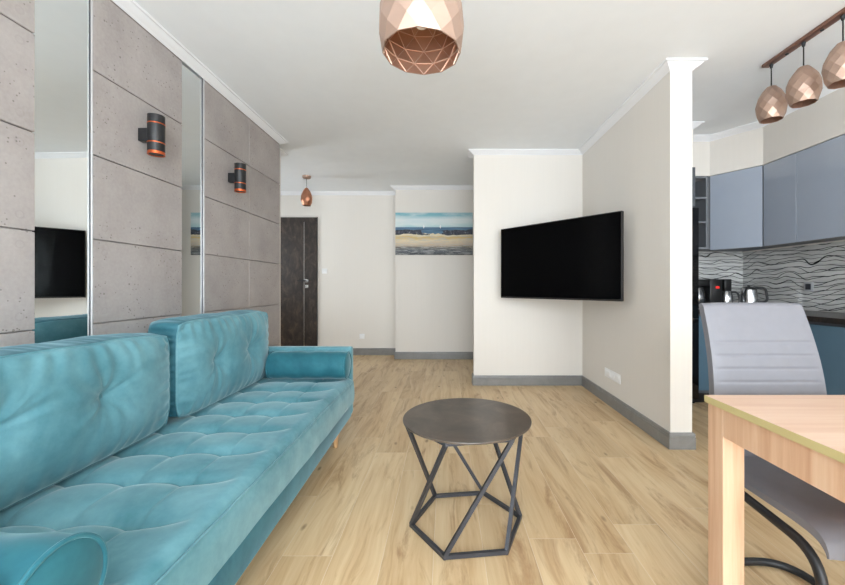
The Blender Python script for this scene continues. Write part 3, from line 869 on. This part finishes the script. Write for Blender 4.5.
# ------------------------------------------------------------------ coffee table
cx, cy = 0.096, 1.75
ct = thing('coffee_table', (cx, cy, 0), 'low round coffee table with dark top on a twisted black wire base', 'coffee table')
lathe('tabletop', [(0.0, 0.484), (0.290, 0.484), (0.2945, 0.487), (0.2955, 0.491), (0.294, 0.494), (0.0, 0.494)], (cx, cy, 0), M['tabletop'], ct, 96, sharp=50)
a0 = radians(6.7); RB = 0.256; RT = 0.276; tw = 0.016
hb = [Vector((cx+RB*cos(a0+k*pi/3), cy+RB*sin(a0+k*pi/3), tw/2+0.003)) for k in range(6)]
ht = [Vector((cx+RT*cos(a0+0.05+k*pi/3), cy+RT*sin(a0+0.05+k*pi/3), 0.4755)) for k in range(6)]
tube('base_ring', hb, rect(tw, tw), M['gunmetal'], ct, closed=True, smooth=False)
tube('top_ring', ht, rect(tw, tw), M['gunmetal'], ct, closed=True, smooth=False)
for k in range(6):
    # each strut climbs one sixth of a turn
    tube('strut', [hb[k]+Vector((0, 0, 0.002)), ht[(k+1) % 6]-Vector((0, 0, 0.002))], rect(tw, tw), M['gunmetal'], ct, smooth=False)
    lathe('foot_pad', [(0.0, 0.0), (0.007, 0.0), (0.007, 0.0034), (0.0, 0.0034)], (hb[k].x, hb[k].y, 0.0003), M['black'], ct, 10)

# ------------------------------------------------------------------ dining table
TX0, TX1, TY0, TY1, TH = 0.811, 1.70, -0.02, 1.179, 0.76
dt = thing('dining_table', ((TX0+TX1)/2, (TY0+TY1)/2, 0), 'light oak dining table in the right foreground', 'table')
bm = bmesh.new(); add_box(bm, TX0, TX1, TY0, TY1, TH-0.021, TH)
tp = bmobj('tabletop', bm, M['oakx'], dt)
ed = bmesh.new()
for (a, b, c, d) in ((TX0-0.0012, TX0, TY0, TY1), (TX1, TX1+0.0012, TY0, TY1), (TX0, TX1, TY1, TY1+0.0012), (TX0, TX1, TY0-0.0012, TY0)):
    add_box(ed, a, b, c, d, TH-0.0205, TH-0.0006)
eb = bmobj('edge_band', ed, M['oakedge'], tp); eb['label'] = 'olive edge band'
lg = 0.064; ix = 0.006
for lx_, ly_ in ((TX0+ix, TY1-ix-lg), (TX1-ix-lg, TY1-ix-lg), (TX0+ix, TY0+ix), (TX1-ix-lg, TY0+ix)):
    box('leg', lx_, lx_+lg, ly_, ly_+lg, 0.0005, TH-0.021, M['oakz'], dt, 0.0015, 1)
az0 = 0.656
box('apron', TX0+ix, TX0+ix+0.018, TY0+ix+lg, TY1-ix-lg, az0, TH-0.021, M['oakz'], dt)
box('apron', TX1-ix-0.018, TX1-ix, TY0+ix+lg, TY1-ix-lg, az0, TH-0.021, M['oakz'], dt)
box('apron', TX0+ix+lg, TX1-ix-lg, TY1-ix-0.018, TY1-ix, az0, TH-0.021, M['oakz'], dt)
box('apron', TX0+ix+lg, TX1-ix-lg, TY0+ix, TY0+ix+0.018, az0, TH-0.021, M['oakz'], dt)

# ------------------------------------------------------------------ cantilever chair
kx = 1.181
ch = thing('dining_chair', (kx, 1.2, 0), 'grey leatherette cantilever chair pushed under the end of the oak table', 'chair')
def lerp(t_, x):
    for (a, b), (c, d) in zip(t_, t_[1:]):
        if x <= c: return b+(d-b)*(x-a)/(c-a)
    return t_[-1][1]
def smoothlerp(tab, x):
    return sum(lerp(tab, x+o*0.02)*w for o, w in ((-2, .1), (-1, .2), (0, .4), (1, .2), (2, .1)))
YF = [(0.40, 1.38), (0.50, 1.372), (0.62, 1.362), (0.70, 1.361), (0.78, 1.371), (0.85, 1.385), (0.936, 1.41), (1.038, 1.446), (1.1, 1.468)]
seams = [0.893-0.047*k for k in range(0, 8)]
ZB0, ZB1 = 0.455, 1.038
nz_, nx_ = 150, 26
V = []; F = []
def hw(z): return 0.210-0.0205*max(0, (z-0.6)/0.44)-0.02*min(1, max(0, (0.70-z)/0.08))
ring = []
for j in range(nz_+1):
    z = ZB0+(ZB1-ZB0)*j/nz_
    w = hw(z); y = smoothlerp(YF, z)
    top = max(0.0, (z-(ZB1-0.018))/0.018); rr = 1-0.5*top**3
    pad = -0.0035*max([exp(-((z-s_)/0.0032)**2) for s_ in seams]) if True else 0
    half = 0.019*sqrt(max(0.02, 1-top**2.2))
    row = []
    N2 = nx_
    for i in range(N2+1):                                 # front
        u = -1+2*i/N2; e = 1-abs(u)**14
        p = pad*(1 if abs(u) < 0.86 else max(0, 1-(abs(u)-0.86)/0.06))
        g2 = -0.002*exp(-((abs(u)-0.88)/0.012)**2)
        row.append((kx+u*w, y+0.019-half*(0.72+0.28*e)-p-g2, z-0.004*top*abs(u)**6))
    for i in range(N2+1):                                 # back
        u = 1-2*i/N2; e = 1-abs(u)**14
        row.append((kx+u*w, y+0.019+half*(0.72+0.28*e), z-0.004*top*abs(u)**6))
    ring.append(len(V)); V += row
m_ = 2*(nx_+1)
for j in range(nz_):
    for i in range(m_): F.append((ring[j]+i, ring[j]+(i+1) % m_, ring[j+1]+(i+1) % m_, ring[j+1]+i))
F.append(tuple(range(m_))[::-1]); F.append(tuple(ring[-1]+i for i in range(m_)))
mesh('backrest', V, F, M['leather'], ch, True, sharp=55)
# seat : profile along y with a waterfall front
SP = [(1.385, 0.482), (1.30, 0.476), (1.18, 0.478), (1.08, 0.482), (1.02, 0.482), (0.985, 0.474), (0.962, 0.455), (0.952, 0.43), (0.950, 0.408)]
SB = [(1.385, 0.432), (1.30, 0.430), (1.18, 0.430), (1.08, 0.428), (1.02, 0.424), (0.99, 0.418), (0.978, 0.412), (0.970, 0.408), (0.966, 0.402)]
def interp(P, n):
    out = []
    for i in range(n+1):
        t_ = i/n*(len(P)-1); k = min(int(t_), len(P)-2); u = t_-k
        p0 = Vector(P[max(0, k-1)]); p1 = Vector(P[k]); p2 = Vector(P[k+1]); p3 = Vector(P[min(len(P)-1, k+2)])
        out.append(0.5*((2*p1)+(p2-p0)*u+(2*p0-5*p1+4*p2-p3)*u*u+(3*p1-p0-3*p2+p3)*u**3))
    return out
A = interp(SP, 60); B = interp(SB, 60); V = []; F = []; N2 = 28; m_ = 2*(N2+1)
for a, b in zip(A, B):
    mid = (a+b)/2
    for i in range(N2+1):
        u = -1+2*i/N2; e = 1-abs(u)**10*0.6
        p = mid+(a-mid)*e; V.append((kx+u*0.207, p.x, p.y-(0.0025*exp(-((abs(u)-0.86)/0.014)**2))))
    for i in range(N2+1):
        u = 1-2*i/N2; e = 1-abs(u)**10*0.6
        p = mid+(b-mid)*e; V.append((kx+u*0.207, p.x, p.y))
for j in range(60):
    for i in range(m_): F.append((j*m_+i, j*m_+(i+1) % m_, (j+1)*m_+(i+1) % m_, (j+1)*m_+i))
F.append(tuple(range(m_))[::-1]); F.append(tuple(60*m_+i for i in range(m_)))
mesh('seat', V, F, M['leather'], ch, True, sharp=55)
# one bent tube : up the back, along both seat sides, down and round the floor
def side(s):
    X = kx+s*0.216
    return [(X-s*0.03, 1.39, 0.44), (X-s*0.01, 1.36, 0.425), (X, 0.965, 0.405), (X, 0.955, 0.016), (X-s*0.055, 1.482, 0.016)]
pathL = side(-1); pathR = side(1)[::-1]
path = fillet(pathL+pathR, {1: 0.05, 2: 0.09, 3: 0.07, 4: 0.12, 5: 0.12, 6: 0.07, 7: 0.09, 8: 0.05}, 8)
tube('frame', path, circ(0.0145, 14, 0.0125), M['blackmatte'], ch)

# ------------------------------------------------------------------ kitchen
# fridge and the cupboard over it
fr_ = thing('fridge', (2.02, 3.78, 0), 'tall black fridge at the kitchen edge, half hidden by the partition', 'fridge')
box('body', 1.70, 2.330, 3.53, 4.08, 0.02, 1.83, M['black'], fr_, 0.004)
box('upper_door', 1.70, 2.338, 3.475, 3.526, 0.805, 1.83, M['glossblack'], fr_, 0.006)
box('lower_door', 1.70, 2.338, 3.475, 3.526, 0.06, 0.797, M['glossblack'], fr_, 0.006)
box('plinth', 1.71, 2.342, 3.54, 4.07, 0.0005, 0.021, M['black'], fr_)
for z0, z1 in ((0.45, 0.76), (0.86, 1.3)):
    box('handle', 1.75, 1.775, 3.44, 3.476, z0, z1, M['chrome'], fr_, 0.004)
oc = thing('cupboard_over_fridge', (2.02, 3.8, 1.845), 'dark grey cupboard above the black fridge', 'cupboard')
box('body', 1.675, 2.325, 3.522, 4.085, 1.845, 2.214, M['carcass_dark'], oc)
box('door', 1.677, 2.323, 3.502, 3.52, 1.848, 2.212, M['carcass_dark'], oc, 0.002, 1)

# open shelf unit
ox0, ox1, oy0, oy1, oz0, oz1 = 2.332, 2.645, 3.80, 4.085, 1.48, 2.214
os_ = thing('open_shelf_unit', (2.49, 3.94, oz0), 'narrow open grey shelf unit beside the fridge top', 'shelf')
for x in (ox0, ox1-0.018): box('side_panel', x, x+0.018, oy0, oy1, oz0, oz1, M['carcass'], os_)
box('back_panel', ox0+0.018, ox1-0.018, oy1-0.006, oy1, oz0, oz1, M['carcass_dark'], os_)
for z in (oz0, 1.741, 1.987, oz1-0.018): box('shelf', ox0+0.018, ox1-0.018, oy0, oy1-0.006, z, z+0.018, M['carcass'], os_)

# diagonal corner cupboard
P0 = Vector((2.665, 3.80)); P1 = Vector((XSF, 3.45)); dd = (P1-P0).normalized(); nn = Vector((dd.y, -dd.x))
if nn.y > 0: nn = -nn
cc = thing('corner_wall_cupboard', (2.95, 3.8, 1.48), 'pale blue gloss corner wall cupboard with one diagonal door', 'cupboard')
back = P0-nn*0.02; back1 = P1-nn*0.02
prism('body', [(back.x, back.y), (back1.x, back1.y), (XK-0.002, 3.452), (XK-0.002, YKB-0.002), (2.66, YKB-0.002), (2.66, 3.815)], 1.48, 2.214, M['carcass'], cc)
q0 = P0+dd*0.004; q1 = P1-dd*0.006; q2 = q1-nn*0.018; q3 = q0-nn*0.018
prism('door', [tuple(q0), tuple(q1), tuple(q2), tuple(q3)], 1.468, 2.212, M['cab_hi'], cc)
# side run of wall cupboards
edges = [3.446, 3.126, 2.526, 1.926, 1.326]
labs = ['narrow pale blue gloss wall cupboard next to the diagonal corner cupboard', 'wide pale blue gloss wall cupboard on the kitchen side wall, cut by the picture edge',
        'pale blue gloss wall cupboard further along the side wall, outside the picture', 'last pale blue gloss wall cupboard of the side wall run, outside the picture']
for a, b, lb in list(zip(edges[1:], edges, labs))[:3]:
    u = thing('wall_cupboard', ((XSF+XK)/2, (a+b)/2, 1.48), lb, 'cupboard', 'gloss wall cupboards')
    box('body', XSF+0.02, XK-0.002, a+0.0005, b-0.0005, 1.48, 2.214, M['carcass'], u)
    box('door', XSF+0.0005, XSF+0.0185, a+0.0015, b-0.0015, 1.468, 2.212, M['cab_hi'], u, 0.0015, 1)

# base cupboards
BX, BYF = 2.65, 3.51
def base_unit(poly_body, door_args, loc, lb, grp='base cupboards'):
    u = thing('base_cupboard', loc, lb, 'cupboard', grp)
    box('body', *poly_body, M['carcass_dark'], u)
    box('door', *door_args, M['cab_lo'], u, 0.0015, 1)
    return u
u = base_unit((2.36, 2.66, BYF+0.02, YKB-0.002, 0.1, 0.846), (2.362, 2.66, BYF, BYF+0.018, 0.13, 0.826), (2.5, 3.8, 0.1), 'slate blue gloss base cupboard between the fridge and the corner')
box('plinth', 2.36, 2.66, BYF+0.06, BYF+0.08, 0.0005, 0.1, M['black'], u)
be = [3.52, 2.92, 2.32, 1.72]
bl = ['slate blue gloss base cupboard under the side worktop behind the grey chair', 'slate blue gloss base cupboard under the side worktop at the picture edge',
      'slate blue gloss base cupboard at the near end of the side worktop, outside the picture']
for a, b, lb in zip(be[1:], be, bl):
    u = base_unit((BX+0.02, XK-0.002, a+0.0005, b-0.0005, 0.1, 0.846), (BX, BX+0.018, a+0.0015, b-0.0015, 0.13, 0.826), ((BX+XK)/2, (a+b)/2, 0.1), lb)
    box('plinth', BX+0.06, BX+0.08, a, b, 0.0005, 0.1, M['black'], u)
w = prism('worktop', [(2.358, YKB-0.002), (2.358, 3.485), (2.625, 3.485), (2.625, 1.70), (XK-0.002, 1.70), (XK-0.002, YKB-0.002)], 0.848, 0.886, M['counter'])
tag(w, 'dark stone worktop running round the kitchen corner', 'worktop')
s1 = box('backsplash_panel', 2.332, XK-0.008, YKB-0.008, YKB-0.0005, 0.888, 1.478, M['splash']); tag(s1, 'wavy line glass splashback panel on the kitchen end wall', 'splashback', 'splashback panels')
for a, b, lb in ((3.431, YKB-0.010, 'wavy line glass splashback panel on the side wall in the corner behind the kettle'), (1.7, 3.429, 'wavy line glass splashback panel on the side wall holding the silver power socket')):
    o = box('backsplash_panel', XK-0.008, XK-0.0005, a, b, 0.888, 1.466, M['splash']); tag(o, lb, 'splashback', 'splashback panels')
t = thing('kitchen_socket', (XK-0.008, 3.335, 1.10), 'silver power socket on the wavy line splashback', 'socket')
box('cover_plate', XK-0.018, XK-0.0085, 3.292, 3.378, 1.056, 1.14, M['silver'], t, 0.003)
box('socket_insert', XK-0.021, XK-0.0175, 3.31, 3.36, 1.072, 1.124, M['gunmetal'], t, 0.002)

# things on the worktop
W0 = 0.8865
cm = thing('coffee_maker', (2.65, 3.78, W0), 'black drip coffee maker with a glass jug, beside the fridge', 'coffee maker')
box('body', 2.645, 2.765, 3.70, 3.90, W0, W0+0.285, M['black'], cm, 0.008)
box('base_plate', 2.49, 2.65, 3.71, 3.88, W0, W0+0.03, M['black'], cm, 0.006)
box('filter_head', 2.50, 2.65, 3.71, 3.89, W0+0.215, W0+0.285, M['black'], cm, 0.012)
box('display', 2.70, 2.735, 3.6985, 3.701, W0+0.195, W0+0.215, M['red'], cm)
jg = lathe('jug', [(0.0, 0.032), (0.058, 0.032), (0.066, 0.05), (0.070, 0.10), (0.064, 0.15), (0.05, 0.185), (0.048, 0.2), (0.045, 0.2)], (2.575, 3.79, W0), M['cglass'], cm, 36)
tube('jug_handle', fillet([(2.515, 3.745, W0+0.175), (2.47, 3.715, W0+0.18), (2.465, 3.712, W0+0.07), (2.513, 3.745, W0+0.07)], 0.025), rect(0.02, 0.01), M['black'], jg)
vj = thing('thermos_jug', (2.86, 3.74, W0), 'small steel jug under a tall black lid, between coffee maker and kettle', 'jug')
lathe('body', [(0.0, 0.0), (0.052, 0.0), (0.056, 0.01), (0.058, 0.10), (0.05, 0.15), (0.036, 0.17), (0.0, 0.172)], (2.85, 3.74, W0), M['chrome'], vj, 32)
box('lid', 2.812, 2.882, 3.705, 3.775, W0+0.168, W0+0.287, M['black'], vj, 0.006)
tube('handle', fillet([(2.88, 3.715, W0+0.16), (2.93, 3.69, W0+0.155), (2.945, 3.68, W0+0.05), (2.90, 3.72, W0+0.045)], 0.03), circ(0.009, 12), M['blackmatte'], vj)
kt = thing('kettle', (3.06, 3.72, W0), 'steel electric kettle with black handle and lid in the corner', 'kettle')
kc = (3.055, 3.72, W0)
lathe('body', [(0.0, 0.012), (0.078, 0.012), (0.08, 0.03), (0.074, 0.12), (0.063, 0.185), (0.0, 0.19)], kc, M['chrome'], kt, 36)
lathe('lid', [(0.066, 0.183), (0.062, 0.2), (0.04, 0.21), (0.012, 0.213), (0.010, 0.224), (0.0, 0.225)], kc, M['black'], kt, 32)
lathe('power_base', [(0.0, 0.0), (0.083, 0.0), (0.083, 0.012), (0.0, 0.012)], kc, M['black'], kt, 32)
mesh('spout', [(2.99, 3.70, W0+0.14), (2.99, 3.72, W0+0.14), (2.972, 3.708, W0+0.2), (3.01, 3.685, W0+0.2), (3.01, 3.735, W0+0.2), (2.965, 3.708, W0+0.203)],
     [(0, 1, 2), (0, 2, 5, 3), (1, 4, 5, 2), (3, 5, 4), (0, 3, 4, 1)], M['black'], kt)
tube('handle', fillet([(3.085, 3.70, W0+0.205), (3.165, 3.655, W0+0.20), (3.18, 3.645, W0+0.07), (3.128, 3.69, W0+0.055)], 0.035), circ(0.011, 12), M['blackmatte'], kt)

for t_, dx_ in ((cm, -0.045), (vj, -0.065), (kt, -0.06)): t_.location.x += dx_

# ------------------------------------------------------------------ light
wd = bpy.data.worlds.new('daylight'); sc.world = wd; wd.use_nodes = True
bg = wd.node_tree.nodes['Background']; bg.inputs[0].default_value = (0.865, 0.94, 1.0, 1); bg.inputs[1].default_value = 6.0
def portal(name, loc, rot, sx, sy):
    l = bpy.data.lights.new(name, 'AREA'); l.shape = 'RECTANGLE'; l.size = sx; l.size_y = sy; l.cycles.is_portal = True
    o = bpy.data.objects.new(name, l); COL.objects.link(o); o.location = loc; o.rotation_euler = rot
for i, (a, b, c, d) in enumerate(OPS):
    portal('window_daylight', ((a+b)/2, YB-0.13, (c+d)/2), (radians(90), 0, 0), b-a, d-c)      # -Z axis -> +Y
portal('window_daylight', (-3.63, 5.1, 1.55), (radians(90), 0, radians(-90)), 0.6, 1.1)  # portal of the added hall window

# ------------------------------------------------------------------ camera
cam = bpy.data.cameras.new('camera'); co = bpy.data.objects.new('camera', cam); COL.objects.link(co)
co.location = (0, 0, 1.10); co.rotation_euler = (radians(90), 0, 0)
cam.sensor_width = 36.0; cam.lens = 376.0*36.0/845.0
cam.shift_x = -(446-422.5)/845.0; cam.shift_y = -(292.5-286.5)/845.0
cam.clip_start = 0.02; cam.clip_end = 60
sc.camera = co
vs_ = sc.view_settings
sc.display_settings.display_device = 'sRGB'
vs_.view_transform = 'Standard'; vs_.look = 'None'; vs_.gamma = 1.0; vs_.use_curve_mapping = False
vs_.exposure = 1.33
